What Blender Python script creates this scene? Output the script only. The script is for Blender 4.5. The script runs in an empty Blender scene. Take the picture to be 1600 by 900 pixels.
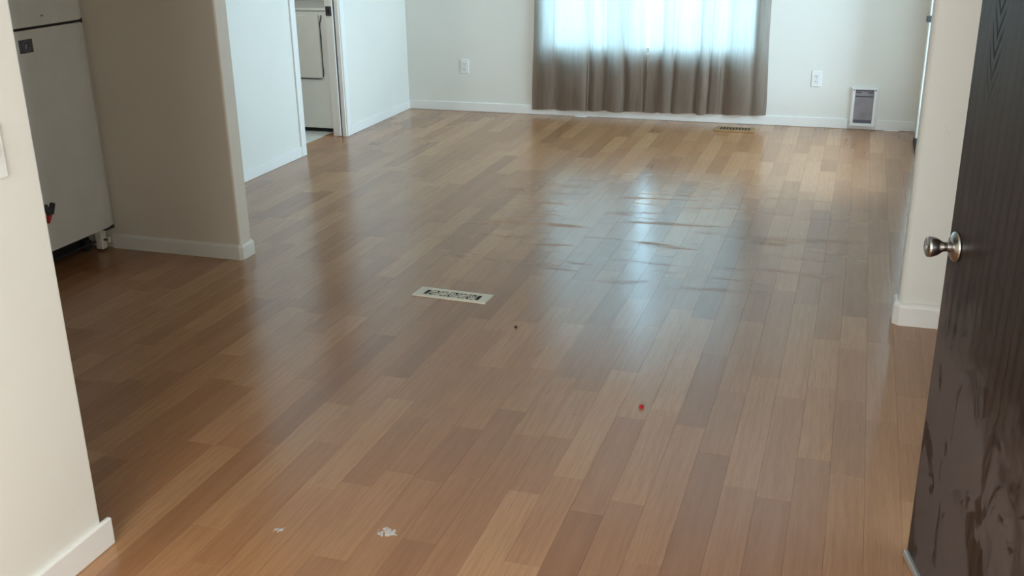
import bpy, bmesh, math, random
from mathutils import Vector, Matrix

scn = bpy.context.scene
col = scn.collection
rnd = random.Random(7)

# ------------------------------------------------------------------ camera
F_PX, PITCH, YAW, ROLL = 1624.98, 0.351922, -0.320544, -0.015521
EYE = Vector((0, 0, 1.55))
fw = Vector((math.sin(YAW) * math.cos(PITCH), math.cos(YAW) * math.cos(PITCH), -math.sin(PITCH)))
r0 = Vector((math.cos(YAW), -math.sin(YAW), 0))
u0 = r0.cross(fw)
rt = math.cos(ROLL) * r0 + math.sin(ROLL) * u0
up = -math.sin(ROLL) * r0 + math.cos(ROLL) * u0
cd = bpy.data.cameras.new('camera')
cam = bpy.data.objects.new('camera', cd)
col.objects.link(cam)
cd.sensor_width = 36
cd.lens = F_PX / 1600 * 36
cd.clip_start = 0.02
cam.matrix_world = Matrix(((rt.x, up.x, -fw.x, EYE.x), (rt.y, up.y, -fw.y, EYE.y), (rt.z, up.z, -fw.z, EYE.z), (0, 0, 0, 1)))
scn.camera = cam

# ------------------------------------------------------------------ world, daylight, exposure
scn.view_settings.view_transform = 'Standard'
scn.view_settings.look = 'None'
scn.view_settings.gamma = 1
scn.view_settings.use_curve_mapping = False
scn.view_settings.exposure = 0.26
scn.cycles.caustics_reflective = False
scn.cycles.caustics_refractive = False
scn.cycles.sample_clamp_indirect = 4.0
w = bpy.data.worlds.new('overcast_sky')
scn.world = w
w.use_nodes = True
w.node_tree.nodes['Background'].inputs[0].default_value = (0.62, 0.85, 1.0, 1)
w.node_tree.nodes['Background'].inputs[1].default_value = 2.3


def daylight(name, loc, target, sx, sy, power, color):
    ld = bpy.data.lights.new(name, 'AREA')
    ld.shape = 'RECTANGLE'
    ld.size, ld.size_y, ld.energy, ld.color = sx, sy, power, color
    o = bpy.data.objects.new(name, ld)
    col.objects.link(o)
    o.location = loc
    o.rotation_euler = (Vector(target) - Vector(loc)).to_track_quat('-Z', 'Y').to_euler()
    return o


daylight('daylight_curtain_window', (-1.515, 8.22, 1.50), (-1.515, 7.22, 1.50), 1.9, 2.1, 104, (0.37, 0.75, 1.0))
daylight('daylight_patio_door', (2.2, 6.9, 1.2), (-5, 6.9, 1.2), 2.6, 2.4, 330, (0.58, 0.82, 1.0))
daylight('daylight_side_window', (0.72, -0.30, 1.35), (-5, -0.30, 1.35), 1.6, 1.5, 38, (1.0, 0.95, 0.86))
daylight('daylight_front_window', (-0.65, -1.70, 1.35), (-0.65, 5, 1.35), 1.7, 1.5, 105, (0.96, 0.985, 1.0))

# ------------------------------------------------------------------ materials
MATS = {}


class NT:
    def __init__(self, name):
        m = bpy.data.materials.new(name)
        m.use_nodes = True
        self.m, self.t = m, m.node_tree
        self.b = self.t.nodes['Principled BSDF']
        self.out = self.t.nodes['Material Output']
        MATS[name] = m

    def n(self, typ, **kw):
        x = self.t.nodes.new(typ)
        for k, v in kw.items():
            if k.startswith('_'):
                setattr(x, k[1:], v)
            else:
                x.inputs[k].default_value = v
        return x

    def l(self, a, b):
        self.t.links.new(a, b)

    def pos(self, scale=(1, 1, 1), obj=False):
        if obj:
            src = self.n('ShaderNodeTexCoord').outputs['Object']
        else:
            src = self.n('ShaderNodeNewGeometry').outputs['Position']
        mp = self.n('ShaderNodeMapping')
        mp.inputs['Scale'].default_value = scale
        self.l(src, mp.inputs['Vector'])
        return mp.outputs['Vector']

    def noise(self, vec, scale=5, detail=4, rough=.5, dist=0.0):
        x = self.n('ShaderNodeTexNoise')
        x.inputs['Scale'].default_value = scale
        x.inputs['Detail'].default_value = detail
        x.inputs['Roughness'].default_value = rough
        x.inputs['Distortion'].default_value = dist
        self.l(vec, x.inputs['Vector'])
        return x.outputs['Fac']

    def ramp(self, fac, stops):
        x = self.n('ShaderNodeValToRGB')
        e = x.color_ramp.elements
        while len(e) < len(stops):
            e.new(.5)
        for i, (p, c) in enumerate(stops):
            e[i].position = p
            e[i].color = (*c, 1) if isinstance(c, tuple) else (c, c, c, 1)
        self.l(fac, x.inputs['Fac'])
        return x.outputs['Color']

    def mix(self, fac, a, b, mode='MIX'):
        x = self.n('ShaderNodeMix')
        x.data_type = 'RGBA'
        x.blend_type = mode
        for s, v in ((x.inputs[0], fac), (x.inputs[6], a), (x.inputs[7], b)):
            if hasattr(v, 'is_output'):
                self.l(v, s)
            elif isinstance(v, tuple):
                s.default_value = (*v, 1)
            else:
                s.default_value = v
        return x.outputs[2]

    def math(self, op, a, b=0.0, clamp=False):
        x = self.n('ShaderNodeMath')
        x.operation = op
        x.use_clamp = clamp
        for s, v in ((x.inputs[0], a), (x.inputs[1], b)):
            if hasattr(v, 'is_output'):
                self.l(v, s)
            else:
                s.default_value = v
        return x.outputs[0]

    def bump(self, h, strength=.2, dist=.002):
        x = self.n('ShaderNodeBump')
        x.inputs['Strength'].default_value = strength
        x.inputs['Distance'].default_value = dist
        self.l(h, x.inputs['Height'])
        self.l(x.outputs['Normal'], self.b.inputs['Normal'])


def simple(name, color, rough=.5, metal=0.0, mottling=0.06, scale=9):
    t = NT(name)
    v = t.pos(obj=True)
    f = t.noise(v, scale, 3)
    dk = tuple(c * (1 - mottling) for c in color)
    lt = tuple(min(1, c * (1 + mottling)) for c in color)
    t.l(t.ramp(f, [(.3, dk), (.7, lt)]), t.b.inputs['Base Color'])
    t.b.inputs['Roughness'].default_value = rough
    t.b.inputs['Metallic'].default_value = metal
    return t


def paint(name, color, rough=.55, dirt=.10):
    t = NT(name)
    v = t.pos()
    big = t.noise(v, 1.7, 5, .6)
    c = t.mix(t.ramp(big, [(.50, 0.0), (.80, dirt * 2)]), color, tuple(x * .72 for x in color))
    sm = t.noise(v, 11, 4, .7, 1.0)
    c = t.mix(t.ramp(sm, [(.69, 0.0), (.78, dirt * 2.2)]), c, tuple(a * b for a, b in zip(color, (.62, .56, .50))))
    t.l(c, t.b.inputs['Base Color'])
    t.b.inputs['Roughness'].default_value = rough
    t.bump(t.noise(v, 220, 2), .12, .001)
    return t


paint('wall_paint', (.745, .73, .67))
paint('kitchen_paint', (.62, .54, .43))
paint('trim_paint', (.80, .79, .75), .4, .14)
paint('kitchen_trim', (.66, .62, .54), .4, .16)
paint('ceiling_paint', (.80, .79, .76), .7, .02)
simple('white_enamel', (.70, .70, .66), .28, 0, .03)
simple('fridge_enamel', (.62, .62, .57), .35, 0, .03)
simple('dark_gap', (.012, .011, .010), .8)
simple('black_rubber', (.02, .02, .02), .6)
simple('grey_metal', (.45, .44, .42), .38, .9)
simple('satin_nickel', (.44, .42, .40), .20, 1.0)
simple('dark_latch', (.08, .08, .09), .4, .8)
simple('aluminium', (.55, .56, .55), .45, .7)
simple('cream_metal', (.70, .66, .54), .42, 0, .05)
simple('outlet_plastic', (.78, .78, .76), .35, 0, .02)
simple('flap_vinyl', (.23, .21, .23), .32, 0, .18, 14)
simple('flap_dark', (.06, .06, .075), .4)
simple('register_oak', (.33, .19, .075), .4, 0, .2, 40)
simple('red_plastic', (.42, .015, .02), .4)
simple('white_paint_smear', (.52, .49, .46), .8, 0, .1, 60)
simple('debris_brown', (.06, .045, .035), .9)
simple('badge_grey', (.22, .23, .24), .35, .6)
simple('pale_concrete', (.62, .61, .58), .9, 0, .1, 1.5)
simple('vinyl_white', (.66, .68, .64), .3, 0, .05)
simple('subfloor', (.035, .022, .014), .9)

# window glass: clear, reflects a little
t = NT('window_glass')
tr = t.n('ShaderNodeBsdfTransparent')
gl = t.n('ShaderNodeBsdfGlossy')
gl.inputs['Roughness'].default_value = .02
mx = t.n('ShaderNodeMixShader')
mx.inputs[0].default_value = .05
t.l(tr.outputs[0], mx.inputs[1])
t.l(gl.outputs[0], mx.inputs[2])
t.l(mx.outputs[0], t.out.inputs['Surface'])

t = NT('added_lamp_glow')  # emitter of the light added in the laundry room
t.b.inputs['Base Color'].default_value = (.9, .9, .88, 1)
t.b.inputs['Emission Color'].default_value = (.85, .95, 1, 1)
t.b.inputs['Emission Strength'].default_value = 70

# curtain cloth: woven taupe, lets light through
t = NT('curtain_cloth')
v = t.pos()
thr = t.noise(t.pos((160, 160, 5)), 1, 3, .6)
slub = t.noise(t.pos((30, 30, 1.5)), 1, 3, .6)
f = t.math('ADD', t.math('MULTIPLY', thr, .6), t.math('MULTIPLY', slub, .4))
cd_ = t.ramp(f, [(.3, (.20, .135, .098)), (.7, (.35, .262, .205))])
ct_ = t.ramp(f, [(.3, (.42, .385, .345)), (.7, (.52, .49, .45))])
df = t.n('ShaderNodeBsdfDiffuse')
tl = t.n('ShaderNodeBsdfTranslucent')
t.l(cd_, df.inputs['Color'])
t.l(ct_, tl.inputs['Color'])
mx = t.n('ShaderNodeMixShader')
mx.inputs[0].default_value = .5
t.l(df.outputs[0], mx.inputs[1])
t.l(tl.outputs[0], mx.inputs[2])
t.l(mx.outputs[0], t.out.inputs['Surface'])

# laminate planks: tone and seed are stored per plank on the mesh
t = NT('laminate_wood')
at = t.n('ShaderNodeAttribute')
at.attribute_name = 'tone'
sd = t.n('ShaderNodeAttribute')
sd.attribute_name = 'seed'
geo = t.n('ShaderNodeNewGeometry')
off = t.n('ShaderNodeCombineXYZ')
t.l(t.math('MULTIPLY', sd.outputs['Fac'], 37.0), off.inputs['X'])
t.l(t.math('MULTIPLY', sd.outputs['Fac'], 61.0), off.inputs['Z'])
ad = t.n('ShaderNodeVectorMath')
ad.operation = 'ADD'
t.l(geo.outputs['Position'], ad.inputs[0])
t.l(off.outputs[0], ad.inputs[1])


def scaled(vec, s):
    mp = t.n('ShaderNodeMapping')
    mp.inputs['Scale'].default_value = s
    t.l(vec, mp.inputs['Vector'])
    return mp.outputs['Vector']


pv = ad.outputs[0]
tone = t.ramp(at.outputs['Fac'], [(0.0, (.275, .121, .051)), (.3, (.332, .154, .067)), (.7, (.385, .189, .084)), (1.0, (.460, .246, .116))])
fine = t.noise(scaled(pv, (190, 8, 1)), 1, 5, .7)
cath = t.n('ShaderNodeTexWave')
cath.wave_type = 'RINGS'
cath.rings_direction = 'Z'
cath.inputs['Scale'].default_value = 1.0
cath.inputs['Distortion'].default_value = 9.0
cath.inputs['Detail'].default_value = 3
cath.inputs['Detail Scale'].default_value = .8
t.l(scaled(pv, (11, 1.1, 1)), cath.inputs['Vector'])
broad = t.noise(scaled(pv, (20, 1.2, 1)), 1, 3, .5)
c = t.mix(t.ramp(fine, [(.40, 0.0), (.72, .50)]), tone, (.21, .092, .036))
c = t.mix(t.ramp(cath.outputs['Fac'], [(.55, 0.0), (1.0, .13)]), c, (.20, .088, .035))
c = t.mix(t.ramp(broad, [(.35, .0), (.75, .22)]), c, (.48, .258, .136))
# scuffs, grime film and worn streaks that lie across the planks
wp = geo.outputs['Position']
streak = t.noise(scaled(wp, (1.6, 11, 1)), 1.0, 5, .62, .5)
smear = t.noise(scaled(wp, (1, 1, 1)), 2.3, 5, .6)
spots = t.noise(scaled(wp, (14, 34, 1)), 1.0, 3, .6)
c = t.mix(t.ramp(spots, [(.73, 0.0), (.77, .5)]), c, (.10, .065, .04))
c = t.mix(t.ramp(smear, [(.50, 0.0), (.85, .07)]), c, (.42, .33, .26))
t.l(c, t.b.inputs['Base Color'])
dist = t.n('ShaderNodeVectorMath')
dist.operation = 'DISTANCE'
t.l(wp, dist.inputs[0])
dist.inputs[1].default_value = (-.95, 5.1, 0)
worn = t.n('ShaderNodeMapRange')
worn.inputs['From Min'].default_value = 1.25
worn.inputs['From Max'].default_value = .55
t.l(dist.outputs['Value'], worn.inputs['Value'])
rg = t.math('ADD', t.ramp(smear, [(.3, .19), (.8, .262)]), t.math('MULTIPLY', t.ramp(streak, [(.57, 0.0), (.63, .30)]), t.math('ADD', worn.outputs[0], 0.0, True)))
t.l(rg, t.b.inputs['Roughness'])
t.b.inputs['IOR'].default_value = 1.7
t.bump(t.math('ADD', fine, t.math('MULTIPLY', t.noise(scaled(wp, (9, 3, 1)), 1, 2), 2.0)), .10, .0006)

# dark stained door veneer, dusty and scraped towards the bottom
t = NT('door_veneer')
v = t.pos((26, 26, 1.1), obj=True)
g = t.noise(v, 1, 5, .65)
gf = t.noise(t.pos((160, 160, 5), obj=True), 1, 3, .6)
wv = t.n('ShaderNodeTexWave')
wv.wave_type = 'RINGS'
wv.rings_direction = 'Y'
wv.inputs['Scale'].default_value = 1.0
wv.inputs['Distortion'].default_value = 4.0
wv.inputs['Detail'].default_value = 3
t.l(t.pos((9, 9, 1.3), obj=True), wv.inputs['Vector'])
c = t.ramp(t.math('ADD', t.math('MULTIPLY', g, .6), t.math('MULTIPLY', gf, .4)), [(.36, (.011, .006, .0042)), (.62, (.033, .0175, .0115))])
c = t.mix(t.ramp(wv.outputs['Fac'], [(.6, 0.0), (.9, .85)]), c, (.006, .0035, .0028))
chv = t.n('ShaderNodeSeparateXYZ')
t.l(t.n('ShaderNodeTexCoord').outputs['Object'], chv.inputs[0])
dxv = t.math('ABSOLUTE', t.math('SUBTRACT', chv.outputs['X'], .742))
wbl = t.math('MULTIPLY', t.noise(t.pos((30, 1, 12), obj=True), 1, 3, .6), 5.0)
arg = t.math('SUBTRACT', t.math('MULTIPLY', chv.outputs['Z'], 150.0), t.math('MULTIPLY', dxv, 300.0))
cvr = t.math('SINE', t.math('ADD', arg, wbl))
zm = t.n('ShaderNodeMapRange')
zm.inputs['From Min'].default_value = 1.14
zm.inputs['From Max'].default_value = 1.24
t.l(chv.outputs['Z'], zm.inputs['Value'])
grain_v = (t.math('MULTIPLY', t.math('MULTIPLY', t.ramp(cvr, [(.2, 0.0), (.7, .9)]), t.ramp(dxv, [(.022, 1.0), (.040, 0.0)])), zm.outputs[0]))
c = t.mix(grain_v, c, (.0015, .001, .001))
sep = t.n('ShaderNodeSeparateXYZ')
t.l(t.n('ShaderNodeNewGeometry').outputs['Position'], sep.inputs[0])
low = t.n('ShaderNodeMapRange')
low.inputs['From Min'].default_value = .80
low.inputs['From Max'].default_value = .64
osep = t.n('ShaderNodeSeparateXYZ')
t.l(t.n('ShaderNodeTexCoord').outputs['Object'], osep.inputs[0])
wob = t.math('MULTIPLY', t.math('SUBTRACT', t.noise(t.pos((1, 1, 1), obj=True), 6, 5, .65, 1.0), .5), .45)
t.l(t.math('ADD', t.math('ADD', sep.outputs['Z'], wob), t.math('MULTIPLY', t.math('SUBTRACT', .85, osep.outputs['X']), .36)), low.inputs['Value'])
blot = t.noise(t.pos((1, 1, .7), obj=True), 5, 6, .62, 1.2)
chips = t.noise(t.pos((1, 1, .55), obj=True), 10, 6, .68, .9)
dust = t.math('MULTIPLY', t.ramp(blot, [(.30, .35), (.42, 1.0)]), t.math('ADD', low.outputs[0], 0.0, True))
dust = t.math('MULTIPLY', dust, t.ramp(chips, [(.56, 1.0), (.585, .05)]))
c = t.mix(dust, c, (.085, .066, .060))
t.l(c, t.b.inputs['Base Color'])
t.l(t.math('ADD', t.math('MULTIPLY', dust, .25), t.math('ADD', .27, t.math('MULTIPLY', blot, .2))), t.b.inputs['Roughness'])
t.l(t.math('SUBTRACT', .35, t.math('MULTIPLY', grain_v, .32)), t.b.inputs['Specular IOR Level'])
t.bump(t.math('ADD', g, gf), .25, .001)


# ------------------------------------------------------------------ mesh helpers
def obj(name, bm, mat, parent=None, smooth=False):
    me = bpy.data.meshes.new(name)
    bmesh.ops.recalc_face_normals(bm, faces=bm.faces)
    if smooth:
        for f in bm.faces:
            f.smooth = True
    bm.to_mesh(me)
    bm.free()
    me.materials.append(MATS[mat])
    o = bpy.data.objects.new(name, me)
    col.objects.link(o)
    if parent:
        o.parent = parent
    return o


def box(bm, x0, x1, y0, y1, z0, z1, bev=0.0, seg=2):
    r = bmesh.ops.create_cube(bm, size=1)
    vs = r['verts']
    for v_ in vs:
        v_.co = Vector(((x0 + x1) / 2 + v_.co.x * (x1 - x0), (y0 + y1) / 2 + v_.co.y * (y1 - y0), (z0 + z1) / 2 + v_.co.z * (z1 - z0)))
    if bev:
        es = list({e for v_ in vs for e in v_.link_edges})
        bmesh.ops.bevel(bm, geom=es, offset=bev, segments=seg, affect='EDGES', profile=.5)
    return bm


def B(*a, bev=0.0, seg=2):
    return box(bmesh.new(), *a, bev=bev, seg=seg)


def vbevel(bm, sel, off, seg=5):
    bmesh.ops.recalc_face_normals(bm, faces=bm.faces)
    es = [e for e in bm.edges if abs(e.verts[0].co.z - e.verts[1].co.z) > .05 and abs(e.verts[0].co.x - e.verts[1].co.x) < 1e-5 and sel(e.verts[0].co)]
    bmesh.ops.bevel(bm, geom=es, offset=off, segments=seg, affect='EDGES', profile=.5)


def lathe(prof, n=32, axis='Z'):
    bm = bmesh.new()
    rings = []
    for r, h in prof:
        ring = []
        for i in range(n):
            a = 2 * math.pi * i / n
            p = (r * math.cos(a), r * math.sin(a), h)
            ring.append(bm.verts.new(p if axis == 'Z' else (h, p[0], p[1])))
        rings.append(ring)
    for a, b in zip(rings, rings[1:]):
        for i in range(n):
            bm.faces.new((a[i], a[(i + 1) % n], b[(i + 1) % n], b[i]))
    bm.faces.new(rings[0])
    bm.faces.new(rings[-1])
    return bm


def tube(bm, pts, r, n=6):
    rings = []
    for i, p in enumerate(pts):
        a = Vector(pts[max(i - 1, 0)])
        b = Vector(pts[min(i + 1, len(pts) - 1)])
        d = (b - a).normalized()
        q = d.to_track_quat('Z', 'Y')
        rings.append([bm.verts.new(Vector(p) + q @ Vector((r * math.cos(2 * math.pi * k / n), r * math.sin(2 * math.pi * k / n), 0))) for k in range(n)])
    for a, b in zip(rings, rings[1:]):
        for k in range(n):
            bm.faces.new((a[k], a[(k + 1) % n], b[(k + 1) % n], b[k]))
    bm.faces.new(rings[0])
    bm.faces.new(rings[-1])
    return bm


def wall_cells(axis, t0, t1, a0, a1, z0, z1, holes):
    """wall slab between t0..t1 on its thin axis, a0..a1 along, with rectangular holes (a0,a1,z0,z1)"""
    bm = bmesh.new()
    A = sorted({a0, a1, *[h[0] for h in holes], *[h[1] for h in holes]})
    Z = sorted({z0, z1, *[h[2] for h in holes], *[h[3] for h in holes]})

    def inhole(i, j):
        if i < 0 or j < 0 or i >= len(A) - 1 or j >= len(Z) - 1:
            return True
        am, zm = (A[i] + A[i + 1]) / 2, (Z[j] + Z[j + 1]) / 2
        return any(h[0] < am < h[1] and h[2] < zm < h[3] for h in holes)

    def P(tk, a, z):
        return (tk, a, z) if axis == 'X' else (a, tk, z)

    cache = {}

    def V(tk, a, z):
        k = (tk, a, z)
        if k not in cache:
            cache[k] = bm.verts.new(P(*k))
        return cache[k]

    for i in range(len(A) - 1):
        for j in range(len(Z) - 1):
            if inhole(i, j):
                continue
            a, b, c, d = A[i], A[i + 1], Z[j], Z[j + 1]
            for tk in (t0, t1):
                bm.faces.new((V(tk, a, c), V(tk, b, c), V(tk, b, d), V(tk, a, d)))
            for di, dj, q in ((-1, 0, ((a, c), (a, d))), (1, 0, ((b, c), (b, d))), (0, -1, ((a, c), (b, c))), (0, 1, ((a, d), (b, d)))):
                if inhole(i + di, j + dj):
                    bm.faces.new((V(t0, *q[0]), V(t1, *q[0]), V(t1, *q[1]), V(t0, *q[1])))
    return bm


def empty(name, loc=(0, 0, 0), rz=0.0):
    o = bpy.data.objects.new(name, None)
    col.objects.link(o)
    o.location = loc
    o.rotation_euler.z = rz
    o.empty_display_size = .1
    return o


def tag(o, label, cat, group=None):
    o['label'] = label
    o['category'] = cat
    if group:
        o['group'] = group
    return o


def struct(o, label, cat=None):
    o['kind'] = 'structure'
    o['label'] = label
    if cat:
        o['category'] = cat
    return o


# ------------------------------------------------------------------ the setting
XL, XR, YB = -3.47, 0.43, 7.858
HC = 2.36
struct(obj('ground', B(-40, 40, -40, 60, -.42, -.40), 'pale_concrete'), 'pale concrete yard around the house outside')
struct(obj('ceiling', B(-4.42, .55, -1.51, 7.98, HC, HC + .1), 'ceiling_paint'), 'flat off-white ceiling over the whole room')

WIN = (-2.33, -.70, .49, 2.02)
struct(obj('wall_back', wall_cells('Y', YB, YB + .11, -4.42, .55, 0, HC, [WIN]), 'wall_paint'), 'long off-white back wall with the curtained window')
PAT = (5.92, 7.52, .0, 2.05)
ENT = (1.585, 2.46, .0, 2.05)
FRW = (-1.1, .55, .62, 2.12)
FRN = (-1.5, .2, .55, 2.12)
struct(obj('wall_right', wall_cells('X', XR, XR + .11, -1.40, YB, 0, HC, [PAT, ENT, FRW]), 'wall_paint'), 'outer wall holding the glazed door and dark wooden door')
LD = (6.09, 6.722, .0, 2.03)
struct(obj('wall_left', wall_cells('X', XL - .1, XL, 4.13, YB, 0, HC, [LD]), 'wall_paint'), 'white wall with the doorway to the laundry room')
bm = wall_cells('Y', 4.03, 4.13, -4.32, -2.682, 0, HC, [])
vbevel(bm, lambda c: c.x > -2.7, .011, 5)
struct(obj('wall_kitchen', bm, 'kitchen_paint'), 'short beige partition wall beside the refrigerator')
bm = wall_cells('X', -1.845, -1.742, -1.40, 1.857, 0, HC, [])
vbevel(bm, lambda c: c.y > 1.8, .006, 3)
struct(obj('wall_entry', bm, 'wall_paint'), 'cream wall end with light switch and scuffed corner')
bm = wall_cells('Y', 4.03, 4.13, .236, .45, 0, HC, [])
vbevel(bm, lambda c: c.x < .25, .024, 8)
struct(obj('wall_stub', bm, 'wall_paint'), 'narrow off-white stub wall with rounded corner behind the dark door')
struct(obj('wall_outer', B(-4.42, -4.32, -1.40, YB, 0, HC), 'kitchen_paint'), 'outer wall of the kitchen and laundry room')
struct(obj('wall_front', wall_cells('Y', -1.51, -1.40, -4.42, .54, 0, HC, [FRN]), 'wall_paint'), 'front wall of the house')

# floor: subfloor slab with laminate strips, each strip its own plank
FLOOR = struct(obj('floor', B(-4.32, .54, -1.40, 7.858, -.09, -.008), 'subfloor'), 'tan oak laminate floor in staggered strips with a glossy sheen')
FLOOR_X0, FLOOR_X1 = -3.64, .43


def project(p):
    d = Vector(p) - EYE
    zc = d.dot(fw)
    if zc < .05:
        return None
    return 800 + F_PX * d.dot(rt) / zc, 450 - F_PX * d.dot(up) / zc


def hidden(x, y):
    if y < 1.86 and x < -1.745:
        return True
    for (ax, ay, bx, by) in ((-4.3, 4.03, -2.682, 4.03), (.236, 4.03, .45, 4.03), (-1.745, 1.857, -1.745, -3), (.23, 2.42, .44, 1.6), (XL, 4.13, XL, 6.09)):
        den = x * (by - ay) - y * (bx - ax)
        if abs(den) < 1e-9:
            continue
        s = (ax * (by - ay) - ay * (bx - ax)) / den
        u = (ax * y - ay * x) / den
        if 0 < s < .999 and 0 <= u <= 1:
            return True
    return False


WS, XO, GAP = .0955, .0345, .0003
planks = []
k0 = math.floor((FLOOR_X0 - XO) / WS)
k1 = math.ceil((FLOOR_X1 - XO) / WS)
for k in range(k0, k1):
    x0, x1 = max(XO + k * WS, FLOOR_X0), min(XO + (k + 1) * WS, FLOOR_X1)
    if x1 - x0 < .01:
        continue
    y = -1.40 - rnd.uniform(0, .5)
    last = .5
    while y < YB:
        ln = rnd.choice((.34, .44, .50, .58, .66, .76, .90))
        y0, y1 = max(y, -1.40), min(y + ln, YB)
        y += ln
        if y1 - y0 < .02:
            continue
        tn = rnd.betavariate(1.3, 1.3)
        if abs(tn - last) < .16:
            tn = min(1, max(0, tn + rnd.choice((-.25, .25))))
        last = tn
        area = 0
        xm, ym = (x0 + x1) / 2, (y0 + y1) / 2
        q = [project(p) for p in ((x0, y0, 0), (x1, y0, 0), (x1, y1, 0), (x0, y1, 0))]
        if all(q) and any(-5 < px < 1605 and -5 < py < 905 for px, py in q) and not (hidden(xm, ym) and hidden(xm, y1 - .02)):
            cl = [(min(max(px, 0), 1600), min(max(py, 0), 900)) for px, py in q]
            area = abs(sum(cl[i][0] * cl[(i + 1) % 4][1] - cl[(i + 1) % 4][0] * cl[i][1] for i in range(4))) / 2
        planks.append((area, x0, x1, y0, y1, tn, rnd.random(), 0.0))
planks.sort(key=lambda p: -p[0])


def plank_mesh(name, items):
    vs, fs, tn, sd_ = [], [], [], []
    for (_, x0, x1, y0, y1, tone_, seed_, dz) in items:
        a, b, c, d = x0 + GAP / 2, x1 - GAP / 2, y0 + GAP / 2, y1 - GAP / 2
        e = .0003
        n = len(vs)
        for z, g_ in ((-.008, 0), (dz - e, 0), (dz, e)):
            vs += [(a + g_, c + g_, z), (b - g_, c + g_, z), (b - g_, d - g_, z), (a + g_, d - g_, z)]
        nf = [(n + 3, n + 2, n + 1, n), (n + 8, n + 9, n + 10, n + 11)]
        for lv in (0, 4):
            nf += [(n + lv + i, n + lv + (i + 1) % 4, n + lv + 4 + (i + 1) % 4, n + lv + 4 + i) for i in range(4)]
        fs += nf
        tn += [tone_] * len(nf)
        sd_ += [seed_] * len(nf)
    me = bpy.data.meshes.new(name)
    me.from_pydata(vs, [], fs)
    me.attributes.new('tone', 'FLOAT', 'FACE').data.foreach_set('value', tn)
    me.attributes.new('seed', 'FLOAT', 'FACE').data.foreach_set('value', sd_)
    me.materials.append(MATS['laminate_wood'])
    me.update()
    return me


for p in planks[:300]:
    o = bpy.data.objects.new('plank', plank_mesh('plank', [p]))
    col.objects.link(o)
    o.parent = FLOOR
o = bpy.data.objects.new('distant_planks', plank_mesh('distant_planks', planks[300:]))
col.objects.link(o)
o.parent = FLOOR
o['kind'] = 'stuff'

# laundry floor of pale vinyl tiles
LF = struct(obj('laundry_floor', B(-4.32, -3.642, 4.13, YB, -.012, -.004), 'grey_metal'), 'pale vinyl floor of the laundry room')
tile = B(-.1515, .1515, -.1515, .1515, -.005, 0, bev=.001, seg=1)
tm = obj('vinyl_tile', tile, 'vinyl_white', LF)
tm.location = (-3.642 - .153, 6.40, .001)
for i in range(2):
    for j in range(-4, 4):
        if (i, j) == (0, 0):
            continue
        c_ = tm.copy()
        col.objects.link(c_)
        c_.parent = LF
        c_.location = (-3.642 - .153 - .305 * i, 6.40 + .305 * j, .001)

# baseboards
BH, BT = .072, .012


def baseboard(name, runs, label, h=BH, mat='trim_paint'):
    bm_ = bmesh.new()
    for a in runs:
        box(bm_, *a, .0, h, bev=.004)
    return struct(obj(name, bm_, mat), label)


baseboard('baseboard_back', [(XL, -.028, YB - BT, YB + .002), (.158, XR, YB - BT, YB + .002)], 'white baseboard along the back wall')
baseboard('baseboard_left', [(XL - .002, XL + .009, 6.775, YB), (XL - .002, XL + .009, 4.13, 6.036)], 'white baseboard along the laundry doorway wall')


def wrap_base(outer, inner, h):
    """moulding that wraps a wall end: matching outer and inner outlines, with a rounded top edge"""
    bm_ = bmesh.new()
    rows = []
    for (ox, oy), (ix, iy) in zip(outer, inner):
        dx_, dy_ = ix - ox, iy - oy
        rows.append([bm_.verts.new((ox + dx_ * f_, oy + dy_ * f_, z_)) for f_, z_ in ((0, 0), (0, h * .80), (.12, h * .90), (.40, h * .97), (.75, h), (1, h), (1, 0))])
    for p_, q_ in zip(rows, rows[1:]):
        for k_ in range(7):
            bm_.faces.new((p_[k_], p_[(k_ + 1) % 7], q_[(k_ + 1) % 7], q_[k_]))
    bm_.faces.new(rows[0])
    bm_.faces.new(rows[-1])
    return bm_


bk = wrap_base([(-3.395, 4.017), (-2.684, 4.017), (-2.669, 4.030), (-2.669, 4.130), (-2.684, 4.143), (-3.46, 4.143)],
               [(-3.395, 4.031), (-2.694, 4.031), (-2.683, 4.040), (-2.683, 4.120), (-2.694, 4.129), (-3.46, 4.129)], BH)
struct(obj('baseboard_kitchen', bk, 'kitchen_trim'), 'scuffed white baseboard wrapping the beige partition wall')
baseboard('baseboard_entry', [(-1.744, -1.729, -1.40, 1.884)], 'scuffed white baseboard at the foot of the cream wall end', .078)
br = wrap_base([(.43, 4.014), (.242, 4.014), (.220, 4.034), (.220, 4.126), (.242, 4.146), (.43, 4.146)],
               [(.43, 4.031), (.262, 4.031), (.237, 4.052), (.237, 4.108), (.262, 4.129), (.43, 4.129)], .092)
struct(obj('baseboard_stub', br, 'trim_paint'), 'white baseboard wrapping the narrow stub wall')

# laundry doorway trim: casing on the room side, jambs, stops, strike plate
tr_ = struct(empty('trim_1', (XL, 6.4, 0)), 'white painted casing around the laundry doorway')


def part(name, bm_, mat, root, smooth=False):
    o_ = obj(name, bm_, mat, None, smooth)
    o_.parent = root
    o_.matrix_parent_inverse = Matrix.LocRotScale(root.location, root.rotation_euler, None).inverted()
    return o_


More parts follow.
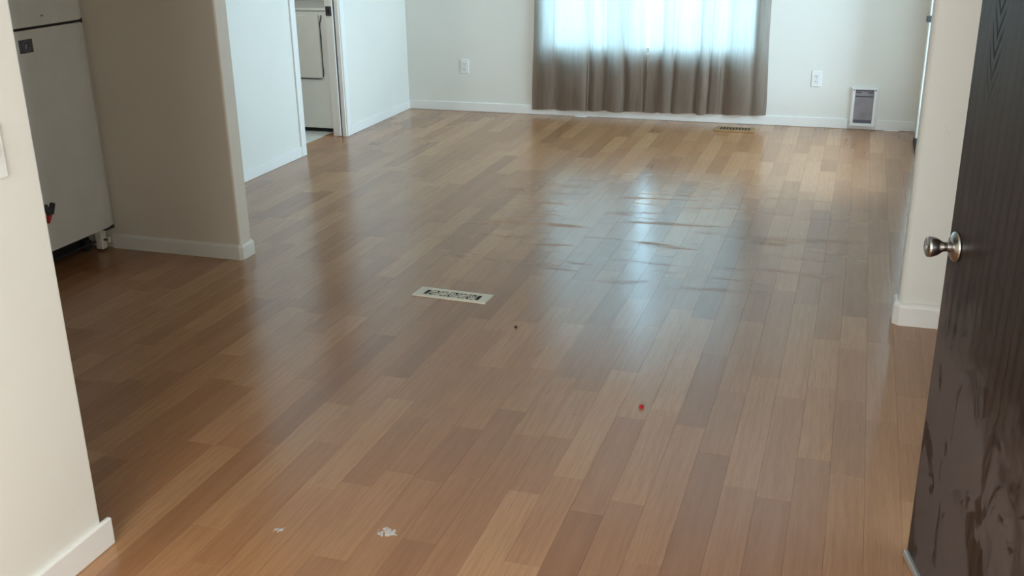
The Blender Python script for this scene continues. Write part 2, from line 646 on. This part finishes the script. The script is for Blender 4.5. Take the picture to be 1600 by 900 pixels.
part('casing', B(XL - .002, XL + .012, 6.036, 6.098, 0, 2.05, bev=.004), 'trim_paint', tr_)
part('casing', B(XL - .002, XL + .012, 6.712, 6.770, 0, 2.05, bev=.004), 'trim_paint', tr_)
part('casing', B(XL - .002, XL + .012, 6.036, 6.770, 2.025, 2.085, bev=.004), 'trim_paint', tr_)
part('jamb', B(XL - .102, XL + .002, 6.088, 6.106, 0, 2.03, bev=.002), 'trim_paint', tr_)
part('jamb', B(XL - .102, XL + .002, 6.702, 6.722, 0, 2.03, bev=.002), 'trim_paint', tr_)
part('door_stop', B(XL - .068, XL - .036, 6.690, 6.704, .004, 2.03, bev=.003), 'trim_paint', tr_)
part('stop_gap', B(XL - .035, XL - .028, 6.6995, 6.7035, .0, 2.03), 'dark_latch', tr_)
part('strike_plate', B(XL - .088, XL - .044, 6.6870, 6.7035, .85, .915, bev=.001), 'dark_latch', tr_)
part('strike_hole', B(XL - .072, XL - .058, 6.6860, 6.7035, .868, .897), 'dark_gap', tr_)

# window with frame, mullion and two panes
W1 = struct(empty('window_1', (-1.515, YB, .49)), 'white framed window behind the taupe curtains')
x0, x1, z0, z1 = WIN
fb = .045
part('window_frame', B(x0, x1, YB + .03, YB + .09, z0, z0 + fb, bev=.004), 'trim_paint', W1)
part('window_frame', B(x0, x1, YB + .03, YB + .09, z1 - fb, z1, bev=.004), 'trim_paint', W1)
part('window_frame', B(x0, x0 + fb, YB + .03, YB + .09, z0, z1, bev=.004), 'trim_paint', W1)
part('window_frame', B(x1 - fb, x1, YB + .03, YB + .09, z0, z1, bev=.004), 'trim_paint', W1)
part('mullion', B(-1.70, -1.665, YB + .035, YB + .085, z0, z1, bev=.004), 'trim_paint', W1)
part('pane', B(x0 + fb, -1.70, YB + .058, YB + .063, z0 + fb, z1 - fb), 'window_glass', W1)
part('pane', B(-1.665, x1 - fb, YB + .058, YB + .063, z0 + fb, z1 - fb), 'window_glass', W1)
part('window_sill', B(x0 - .03, x1 + .03, YB - .001, YB + .03, z0 - .02, z0 + .003, bev=.004), 'trim_paint', W1)

# big front window behind the viewer
W2 = struct(empty('window_2', (XR, -.27, .62)), 'wide white framed side window near the entrance')
y0, y1, z0, z1 = FRW
for a in ((y0, y1, z0, z0 + fb), (y0, y1, z1 - fb, z1), (y0, y0 + fb, z0, z1), (y1 - fb, y1, z0, z1), (-.30, -.25, z0, z1)):
    part('window_frame', B(XR + .03, XR + .09, *a, bev=.004), 'trim_paint', W2)
part('pane', B(XR + .058, XR + .063, y0 + fb, -.30, z0 + fb, z1 - fb), 'window_glass', W2)
part('pane', B(XR + .058, XR + .063, -.25, y1 - fb, z0 + fb, z1 - fb), 'window_glass', W2)

W3 = struct(empty('window_3', (-.65, -1.40, .55)), 'wide white framed window in the front wall')
x0, x1, z0, z1 = FRN
for a, b in (((x0, x1), (z0, z0 + fb)), ((x0, x1), (z1 - fb, z1)), ((x0, x0 + fb), (z0, z1)), ((x1 - fb, x1), (z0, z1)), ((-.675, -.625), (z0, z1))):
    part('window_frame', B(*a, -1.49, -1.43, *b, bev=.004), 'trim_paint', W3)
part('pane', B(x0 + fb, -.675, -1.463, -1.458, z0 + fb, z1 - fb), 'window_glass', W3)
part('pane', B(-.625, x1 - fb, -1.463, -1.458, z0 + fb, z1 - fb), 'window_glass', W3)

# glazed patio door in the right wall
D2 = struct(empty('door_2', (XR, 6.7, 0)), 'white glazed patio door beyond the narrow stub wall')
y0, y1 = PAT[:2]
part('door_frame', B(XR - .012, XR + .10, y1 - .03, y1 + .03, 0, 2.08, bev=.004), 'trim_paint', D2)
part('door_frame', B(XR - .012, XR + .10, y0 - .03, y0 + .05, 0, 2.08, bev=.004), 'trim_paint', D2)
part('door_frame', B(XR - .012, XR + .10, y0, y1, 2.0, 2.08, bev=.004), 'trim_paint', D2)
part('threshold', B(XR - .022, XR + .10, y0 + .05, y1 - .0, -.002, .028, bev=.004), 'black_rubber', D2)
ym = (y0 + y1) / 2
for a, b in ((y0 + .05, ym + .03), (ym - .03, y1 - .05)):
    part('bottom_rail', B(XR + .001, XR + .05, a, b, .028, .240, bev=.004), 'white_enamel', D2)
    part('stile', B(XR + .003, XR + .04, a, a + .03, .235, 2.0, bev=.004), 'white_enamel', D2)
    part('stile', B(XR + .003, XR + .04, b - .03, b, .235, 2.0, bev=.004), 'white_enamel', D2)
    part('pane', B(XR + .008, XR + .012, a + .03, b - .03, .235, 2.0), 'window_glass', D2)
part('latch', B(XR - .038, XR + .006, 7.325, 7.350, .815, .852, bev=.004), 'black_rubber', D2)
part('latch_lever', B(XR - .030, XR + .006, 7.44, 7.46, .800, .812, bev=.002), 'dark_latch', D2)

# dark wooden door standing ajar
HX, HY = .440, 1.592
FX, FY = .2325, 2.418
ang = math.atan2(FY - HY, FX - HX)
DL = math.hypot(FX - HX, FY - HY)
D1 = struct(empty('door_1', (HX, HY, 0), ang), 'dark brown wooden door standing ajar with nickel knob and scraped lower half', 'door')
# local: x along the leaf from the hinge, +y is the room face
o = obj('door_leaf', B(0, DL, -.042, 0, .016, 2.03, bev=.002), 'door_veneer', D1)
kz, kx = .832, DL - .048
prof = [(.0, .0), (.034, .0), (.0345, .003), (.032, .007), (.026, .009), (.0245, .0115), (.013, .014), (.0105, .019), (.0105, .026), (.012, .031), (.0165, .037), (.0205, .044), (.0228, .052), (.0232, .058), (.0222, .0625), (.019, .0645), (.0, .0655)]
bm = lathe([p for p in prof if p[0] > 0][:6], 40)
rose = obj('knob_rose', bm, 'satin_nickel', D1, True)
bm = lathe([p for p in prof if p[0] > 0][5:], 40)
knob = obj('door_handle', bm, 'satin_nickel', D1, True)
for q in (rose, knob):
    q.rotation_euler = (-math.pi / 2, 0, 0)
    q.location = (kx, 0, kz)
    for e in q.data.polygons:
        e.use_smooth = True
obj('keyhole_button', B(-.004, .004, -.004, .004, .0640, .0668, bev=.001), 'grey_metal', knob)
sw = bmesh.new()
box(sw, .02, DL - .002, -.030, .010, .0005, .020, bev=.003)
obj('door_sweep', sw, 'aluminium', D1)
for hz in (.22, 1.02, 1.8):
    bm = tube(bmesh.new(), [(.0, .004, hz), (.0, .004, hz + .09)], .006, 10)
    obj('hinge', bm, 'grey_metal', D1)
D1f = struct(empty('trim_2', (XR, 2.0, 0)), 'white casing around the dark wooden door opening')
part('casing', B(XR - .012, XR + .005, ENT[1], ENT[1] + .057, 0, 2.1, bev=.004), 'trim_paint', D1f)
part('casing', B(XR - .012, XR + .005, ENT[0] - .06, ENT[0] - .012, 0, 2.1, bev=.004), 'trim_paint', D1f)
part('casing', B(XR - .012, XR + .005, ENT[0] - .06, ENT[1] + .057, 2.05, 2.107, bev=.004), 'trim_paint', D1f)

# ------------------------------------------------------------------ curtains
ZTOP = 2.12
YC = 7.818


def curtain(xa_top, xa_bot, xb_top, xb_bot, folds, zb0, zb1, seed, label):
    rr = random.Random(seed)
    NU, NV = 220, 56
    ph = [rr.uniform(0, 6.28) for _ in range(6)]
    jit = [rr.uniform(-.35, .35) for _ in range(folds + 2)]
    bm_ = bmesh.new()
    rows = []
    for j in range(NV + 1):
        v_ = j / NV
        row = []
        for i in range(NU + 1):
            u = i / NU
            zb = zb0 + (zb1 - zb0) * u + .004 * math.sin(u * folds * 5.1 + ph[3])
            z = ZTOP + (zb - ZTOP) * v_
            low_ = max(0, min(1, (1.0 - z) / .9))
            xa = xa_top + (xa_bot - xa_top) * low_
            xb = xb_top + (xb_bot - xb_top) * low_
            # fold phase, unevenly spaced
            p_ = u * folds + .28 * math.sin(u * 7.3 + ph[0]) + .17 * math.sin(u * 17 + ph[1])
            kf = int(p_)
            s = math.sin(2 * math.pi * p_ + jit[max(0, min(folds + 1, kf))])
            s = math.copysign(abs(s) ** .75, s)
            amp = (.0135 + .008 * math.sin(3.1 * p_ + ph[2])) * (.75 + .45 * v_)
            yy = YC + amp * s + .003 * math.sin(2 * math.pi * p_ * 1.6 + ph[4]) * v_
            yy += .005 * math.sin(9 * z + ph[5] + u * 4) * low_
            x = xa + (xb - xa) * u + .010 * math.cos(2 * math.pi * p_) * (.5 + .5 * v_) * (0 if u < .02 or u > .98 else 1)
            x += .006 * math.sin(z * 6 + u * 3 + ph[1]) * low_
            row.append(bm_.verts.new((x, yy, z)))
        rows.append(row)
    for j in range(NV):
        for i in range(NU):
            bm_.faces.new((rows[j][i], rows[j][i + 1], rows[j + 1][i + 1], rows[j + 1][i]))
    root = tag(empty('curtain', ((xa_bot + xb_bot) / 2, YC, zb0)), label, 'curtain', 'curtains on the back window')
    part('cloth', bm_, 'curtain_cloth', root, True)
    for q in range(7):
        xr = xa_top + (xb_top - xa_top) * (q + .5) / 7
        bm_ = tube(bmesh.new(), [(xr + .0001 * i, YC + .017 * math.cos(i * math.pi / 8), ZTOP + .012 + .017 * math.sin(i * math.pi / 8)) for i in range(17)], .002, 6)
        part('ring', bm_, 'grey_metal', root, True)
    return root


curtain(-2.382, -2.408, -1.522, -1.498, 5, .042, .060, 3, 'taupe curtain panel left of the bright gap, on the outlet corner side')
curtain(-1.478, -1.502, -.622, -.612, 6, .058, .072, 11, 'taupe curtain panel hanging above the oak floor register')
rod = tag(empty('curtain_rod', (-1.5, YC, ZTOP)), 'thin metal curtain rod above the back window', 'curtain rod')
part('rod', tube(bmesh.new(), [(-2.50, YC, ZTOP + .012), (-.52, YC, ZTOP + .012)], .010, 12), 'grey_metal', rod, True)
for xx in (-2.46, -.56):
    part('bracket', B(xx - .008, xx + .008, YC - .006, YB + .001, ZTOP - .012, ZTOP + .004, bev=.002), 'grey_metal', rod)
for xx in (-2.50, -.52):
    q = part('finial', lathe([(.010, -.012), (.018, -.006), (.020, .002), (.016, .012), (.005, .018)], 20, 'X'), 'grey_metal', rod, True)
    q.location = Vector((xx, YC, ZTOP + .012))

# ------------------------------------------------------------------ small wall things


def outlet(x, z, label):
    root = tag(empty('wall_outlet', (x, YB, z)), label, 'outlet', 'outlets on the back wall')
    obj('cover_plate', B(-.035, .035, -.006, .001, -.057, .057, bev=.003), 'outlet_plastic', root)
    for s in (-1, 1):
        r_ = obj('receptacle', B(-.0165, .0165, -.0085, -.004, s * .0195 - .0135, s * .0195 + .0135, bev=.003), 'outlet_plastic', root)
        for dx in (-.0065, .0065):
            obj('slot', B(dx - .0013, dx + .0013, -.0090, -.006, s * .0195 - .003, s * .0195 + .007), 'dark_gap', r_)
        obj('slot', B(-.0025, .0025, -.0090, -.006, s * .0195 - .0095, s * .0195 - .005, bev=.001), 'dark_gap', r_)
    obj('screw', B(-.003, .003, -.0075, -.004, -.003, .003, bev=.001), 'grey_metal', root)
    return root


outlet(-2.975, .357, 'white duplex outlet on the back wall between corner and curtain')
outlet(-.271, .350, 'white duplex outlet on the back wall between curtain and pet door')

ls = tag(empty('light_switch', (-1.742, 1.726, 1.07)), 'white light switch plate on the cream wall end', 'light switch')
obj('cover_plate', B(-.001, .006, -.036, .036, -.058, .058, bev=.003), 'outlet_plastic', ls)
obj('toggle', B(.004, .016, -.005, .005, -.011, .011, bev=.002), 'outlet_plastic', ls)
for s in (-.042, .042):
    obj('screw', B(.005, .0072, -.003, .003, s - .003, s + .003, bev=.001), 'grey_metal', ls)

pd = tag(empty('pet_door', (.068, YB, .006)), 'small pet door with grey flap and white frame in the back wall', 'pet door')
fw_, hh = .094, .290
obj('outer_flange', B(-fw_, fw_, -.0145, .001, .0, hh + .006, bev=.003), 'outlet_plastic', pd)
for s in (-1, 1):
    obj('frame_side', B(min(s * .064, s * .084), max(s * .064, s * .084), -.030, -.012, .022, hh - .004, bev=.003), 'outlet_plastic', pd)
    for zz in (.030, hh - .012):
        obj('screw', B(s * .074 - .004, s * .074 + .004, -.0325, -.028, zz - .004, zz + .004, bev=.001), 'dark_latch', pd)
obj('frame_bottom', B(-.084, .084, -.034, -.012, .020, .040, bev=.003), 'outlet_plastic', pd)
obj('frame_top', B(-.084, .084, -.026, -.012, hh - .010, hh + .003, bev=.003), 'outlet_plastic', pd)
flap = obj('flap', B(-.062, .062, -.0195, -.0165, .046, hh - .012, bev=.001), 'flap_vinyl', pd)
obj('hinge_bar', B(-.062, .062, -.024, -.018, hh - .062, hh - .054, bev=.001), 'flap_dark', flap)
obj('magnet_strip', B(-.062, .062, -.0235, -.018, .044, .064, bev=.001), 'flap_dark', flap)
obj('hinge_rail', B(-.062, .062, -.0225, -.018, hh - .020, hh - .010, bev=.001), 'flap_dark', flap)
for s in (-1, 1):
    obj('clip', B(s * .040 - .017, s * .040 + .017, -.0235, -.018, hh - .034, hh - .026, bev=.001), 'flap_dark', flap)

# ------------------------------------------------------------------ floor registers
rg_ = tag(empty('floor_register', (-1.543, 3.848, 0), math.radians(-2.6)), 'cream scrolled metal register in the middle of the floor', 'floor register', 'registers in the floor')
RW, RD = .166, .0495
obj('duct_shadow', B(-.130, .130, -.032, .032, .0006, .0022), 'dark_gap', rg_)
bm = bmesh.new()
for a in ((-RW, RW, -RD, -.030), (-RW, RW, .030, RD), (-RW, -.128, -.031, .031), (.128, RW, -.031, .031)):
    box(bm, *a, .0004, .0055)
obj('frame', bm, 'cream_metal', rg_)
bm = bmesh.new()
box(bm, -RW - .002, RW + .002, -RD - .002, RD + .002, .0002, .0025, bev=.001)
# thin rim only: cut the middle by using four bars
bm.free()
bm = bmesh.new()
for a in ((-RW - .003, RW + .003, -RD - .003, -RD + .001), (-RW - .003, RW + .003, RD - .001, RD + .003), (-RW - .003, -RW + .001, -RD, RD), (RW - .001, RW + .003, -RD, RD)):
    box(bm, *a, .0003, .0030)
obj('rim', bm, 'cream_metal', rg_)


def strip(pts, wd, z0_, z1_):
    bm_ = bmesh.new()
    prev = None
    n = len(pts)
    for i, (x, y) in enumerate(pts):
        a = Vector(pts[max(i - 1, 0)])
        b = Vector(pts[min(i + 1, n - 1)])
        d = (b - a).normalized()
        nx, ny = -d.y * wd / 2, d.x * wd / 2
        cur = [bm_.verts.new((x + nx, y + ny, z1_)), bm_.verts.new((x - nx, y - ny, z1_)), bm_.verts.new((x - nx, y - ny, z0_)), bm_.verts.new((x + nx, y + ny, z0_))]
        if prev:
            for q in range(4):
                bm_.faces.new((prev[q], prev[(q + 1) % 4], cur[(q + 1) % 4], cur[q]))
        else:
            bm_.faces.new(cur)
        prev = cur
    bm_.faces.new(prev)
    return bm_


for i in range(5):
    cx = (i - 2) * .0425
    ring = [(cx + .0125 * math.cos(a * math.pi / 10), .0150 * math.sin(a * math.pi / 10)) for a in range(21)]
    obj('scroll_ring', strip(ring, .0034, .001, .0052), 'cream_metal', rg_)
    sg = 1 if i % 2 == 0 else -1
    obj('scroll_bar', strip([(cx - .0213, sg * .032), (cx - .012, sg * .012), (cx, 0), (cx + .012, -sg * .012), (cx + .0213, -sg * .032)], .0034, .001, .0050), 'cream_metal', rg_)
for i in range(6):
    cx = (i - 2.5) * .0425
    obj('scroll_leaf', strip([(cx - .003, -.032), (cx + .001, -.008), (cx - .001, .008), (cx + .003, .032)], .0034, .001, .0051), 'cream_metal', rg_)

ro = tag(empty('floor_register', (-.800, 7.590, 0), math.radians(0.6)), 'oak floor register with a row of dark slots below the curtain', 'floor register', 'registers in the floor')
obj('frame', B(-.142, .142, -.066, .066, .0, .013, bev=.003), 'register_oak', ro)
for i in range(10):
    x = (i - 4.5) * .0218
    obj('slot', B(x - .0072, x + .0072, -.034, .046, .0115, .0138, bev=.002), 'dark_gap', ro)

# ------------------------------------------------------------------ refrigerator
fx = -3.36
rf = tag(empty('refrigerator', (-3.70, 3.66, 0)), 'white top-freezer refrigerator standing beside the beige partition wall', 'refrigerator')
part('cabinet', B(-4.05, fx - .065, 3.30, 4.020, .112, 1.70, bev=.008), 'fridge_enamel', rf)


def fridge_door(z0_, z1_):
    bm_ = bmesh.new()
    ys = [3.298 + (4.022 - 3.298) * i / 24 for i in range(25)]
    prof_ = []
    for y in ys:
        e = min(y - 3.298, 4.022 - y)
        bul = .0 if e > .085 else .012 * (1 - e / .085) ** 2.0
        prof_.append((fx - bul - (.004 if e < .002 else 0), y))
    back = [(fx - .058, 4.022), (fx - .058, 3.298)]
    loop = prof_ + back
    lo = [bm_.verts.new((x, y, z0_)) for x, y in loop]
    hi = [bm_.verts.new((x, y, z1_)) for x, y in loop]
    n = len(loop)
    for i in range(n):
        bm_.faces.new((lo[i], lo[(i + 1) % n], hi[(i + 1) % n], hi[i]))
    bm_.faces.new(lo)
    bm_.faces.new(hi)
    bmesh.ops.bevel(bm_, geom=[e for e in bm_.edges if abs(e.verts[0].co.z - e.verts[1].co.z) < 1e-6], offset=.004, segments=2, affect='EDGES')
    return bm_


d_low = part('refrigerator_door', fridge_door(.124, 1.086), 'fridge_enamel', rf)
d_up = part('freezer_door', fridge_door(1.098, 1.70), 'fridge_enamel', rf)
part('door_gasket', B(fx - .068, fx - .012, 3.31, 4.012, .135, 1.69), 'black_rubber', rf)


def onto(name, bm_, mat, pa, smooth=False):
    o_ = obj(name, bm_, mat, None, smooth)
    o_.parent = pa
    o_.matrix_parent_inverse = Matrix.Translation(-Vector(rf.location)) @ Matrix.Identity(4)
    return o_


by, bz = 3.630, 1.0215
bd = part('badge', B(fx - .004, fx + .0022, by - .039, by + .039, bz - .028, bz + .028, bev=.001), 'flap_dark', rf)
bm = tube(bmesh.new(), [(fx + .0025, by + .022 * math.sin(i * math.pi / 12), bz + .0215 * math.cos(i * math.pi / 12)) for i in range(25)], .0022, 6)
part('badge_ring', bm, 'badge_grey', rf, True)
q = part('badge_emblem', lathe([(.013, 0), (.0125, .0018), (.009, .003)], 20, 'X'), 'badge_grey', rf, True)
q.matrix_parent_inverse = Matrix.Identity(4)
q.location = Vector((fx + .002, by, bz - .001)) - rf.location
q.scale = (1, .8, 1.1)
part('screw_cover', B(fx - .003, fx + .002, 3.744, 3.760, 1.134, 1.141, bev=.001), 'grey_metal', rf)
part('toe_shade_box', B(-4.03, fx - .16, 3.32, 4.00, .012, .118), 'black_rubber', rf)  # dark box put in as the shade of the toe space
# leveling bracket, axle tube and wheel visible in the open toe space
part('foot_bracket', B(fx - .085, fx - .045, 3.955, 3.990, .010, .105, bev=.004), 'cream_metal', rf)
part('foot_bracket', B(fx - .080, fx - .040, 4.000, 4.016, .030, .060, bev=.003), 'cream_metal', rf)
q = part('leveling_bolt', lathe([(.012, 0), (.012, .006), (.006, .008), (.006, .03)], 12, 'X'), 'flap_dark', rf)
q.matrix_parent_inverse = Matrix.Identity(4)
q.location = Vector((fx - .058, 3.972, .056)) - rf.location
part('axle_rail', tube(bmesh.new(), [(fx - .085, 3.35, .045), (fx - .085, 3.96, .045)], .007, 10), 'black_rubber', rf)
part('hinge_plate', B(fx - .060, fx - .008, 3.955, 4.015, .108, .123, bev=.002), 'dark_latch', rf)
for yy in (3.42, 3.94):
    q = part('roller', lathe([(.030, -.012), (.032, -.006), (.032, .006), (.030, .012)], 20), 'black_rubber', rf, True)
    q.matrix_parent_inverse = Matrix.Identity(4)
    q.rotation_euler = (math.pi / 2, 0, 0)
    q.location = Vector((fx - .13, yy, .0325)) - rf.location
for yy in (3.42, 3.94):
    q = part('roller', lathe([(.030, -.012), (.032, -.006), (.032, .006), (.030, .012)], 20), 'black_rubber', rf, True)
    q.matrix_parent_inverse = Matrix.Identity(4)
    q.rotation_euler = (math.pi / 2, 0, 0)
    q.location = Vector((-3.98, yy, .0325)) - rf.location

# black and red clip stuck low on the refrigerator door
mg = tag(empty('magnet_clip', (fx, 3.597, .255)), 'black and red forked magnet low on the refrigerator door', 'magnet')
bm = bmesh.new()
lo = [(-.024, .0), (-.014, .0), (.017, .048), (-.018, .048)]
f0 = [bm.verts.new((-.001, y, z)) for y, z in lo]
f1 = [bm.verts.new((.012, y, z)) for y, z in lo]
bm.faces.new(f0)
bm.faces.new(f1)
for i in range(4):
    bm.faces.new((f0[i], f0[(i + 1) % 4], f1[(i + 1) % 4], f1[i]))
bmesh.ops.bevel(bm, geom=list(bm.edges), offset=.002, segments=2, affect='EDGES')
obj('clip_body', bm, 'red_plastic', mg)
for yy, an in ((-.010, .42), (.007, -.42)):
    q = obj('clip_prong', B(-.001, .016, -.0125, .0125, -.012, .042, bev=.007, seg=3), 'black_rubber', mg)
    q.location = (0, yy, .046)
    q.rotation_euler.x = an

# ------------------------------------------------------------------ clothes dryer in the laundry room
dy = 6.800
dr = tag(empty('clothes_dryer', (-3.94, 7.12, 0)), 'white clothes dryer seen through the laundry doorway', 'dryer')
dx0, dx1 = -4.285, -3.592
part('cabinet', B(dx0, dx1, dy + .012, 7.44, .030, .880, bev=.006), 'white_enamel', dr)
part('front_panel', B(dx0, dx1, dy, dy + .020, .032, .868, bev=.005), 'white_enamel', dr)
part('kick_gap', B(dx0 + .01, dx1 - .01, dy + .03, 7.42, .004, .034), 'dark_gap', dr)
part('top_panel', B(dx0 - .002, dx1 + .002, dy - .006, 7.45, .872, .892, bev=.006), 'white_enamel', dr)
part('console', B(dx0, dx1, 7.32, 7.45, .888, 1.05, bev=.015), 'white_enamel', dr)
for xx in (dx0 + .09, -3.94, dx1 - .12):
    part('dial', tube(bmesh.new(), [(xx, 7.322, .97), (xx, 7.295, .97)], .025, 20), 'grey_metal', dr)
dd = part('dryer_door', B(-4.21, -3.672, dy - .016, dy + .002, .398, .845, bev=.008, seg=3), 'white_enamel', dr)
gpts = [(-3.655, dy - .002, .842), (-3.657, dy - .002, .815), (-3.670, dy - .002, .785), (-3.668, dy - .002, .70), (-3.667, dy - .002, .44), (-3.671, dy - .002, .412), (-3.685, dy - .002, .396), (-3.72, dy - .002, .392), (-4.21, dy - .002, .392)]
part('door_seam', tube(bmesh.new(), gpts, .0042, 6), 'dark_latch', dr)
part('door_handle', B(-3.930, -3.885, dy - .030, dy - .012, .822, .836, bev=.005), 'dark_latch', dr)
for xx in (dx0 + .05, dx1 - .05):
    for yy in (dy + .06, 7.38):
        part('foot', B(xx - .018, xx + .018, yy - .018, yy + .018, -.0005, .034, bev=.004), 'black_rubber', dr)

cl_ = tag(empty('added_laundry_light', (-3.95, 5.55, HC)), 'added round glass light, out of view, brightening the laundry room', 'added light')  # added out of view to brighten the dryer
obj('added_lamp_base', lathe([(.10, -.03), (.11, -.015), (.11, .001)], 28), 'white_enamel', cl_, True)
obj('added_lamp_shade', lathe([(.02, -.105), (.07, -.092), (.105, -.06), (.115, -.028)], 28), 'added_lamp_glow', cl_, True)

# ------------------------------------------------------------------ litter and smears on the floor


def blob(name, x, y, r, h, mat, label, cat, seed, group=None, sx=1.0):
    rr = random.Random(seed)
    bm_ = bmesh.new()
    bmesh.ops.create_icosphere(bm_, subdivisions=2, radius=1)
    for v_ in bm_.verts:
        n_ = 1 + rr.uniform(-.35, .35)
        v_.co = Vector((v_.co.x * r * n_ * sx, v_.co.y * r * n_, v_.co.z * h))
    o_ = obj(name, bm_, mat)
    o_.location = (x, y, h * .8)
    return tag(o_, label, cat, group)


blob('crumb', -.569, 3.039, .0085, .006, 'red_plastic', 'tiny red scrap lying alone on the laminate floor', 'scrap', 1)
blob('crumb', -1.176, 3.582, .0065, .005, 'debris_brown', 'small dark crumb on the floor beside the cream register', 'crumb', 2)


def smear(x, y, r, n, seed, label):
    rr = random.Random(seed)
    bm_ = bmesh.new()
    for i in range(n):
        a = rr.uniform(0, 6.28)
        d = r * rr.random() ** .8
        s = r * rr.uniform(.15, .55) * (1.2 - d / r)
        cx, cy = d * math.cos(a) * 1.4, d * math.sin(a)
        m_ = 9
        ring_ = [(cx + s * rr.uniform(.5, 1.3) * math.cos(k * 6.2832 / m_), cy + s * rr.uniform(.5, 1.3) * math.sin(k * 6.2832 / m_)) for k in range(m_)]
        lo = [bm_.verts.new((px, py, 0)) for px, py in ring_]
        hi = [bm_.verts.new((px * .98 + cx * .02, py * .98 + cy * .02, .0006 + .00003 * i)) for px, py in ring_]
        bm_.faces.new(hi)
        for k in range(m_):
            bm_.faces.new((lo[k], lo[(k + 1) % m_], hi[(k + 1) % m_], hi[k]))
    o_ = obj('paint_smear', bm_, 'white_paint_smear')
    o_.location = (x, y, .0002)
    return tag(o_, label, 'smear', 'white smears on the floor')


smear(-1.066, 2.133, .024, 22, 5, 'larger splashed white paint smear on the laminate floor')
smear(-1.351, 2.063, .015, 9, 6, 'smaller roundish white paint smear on the laminate floor')
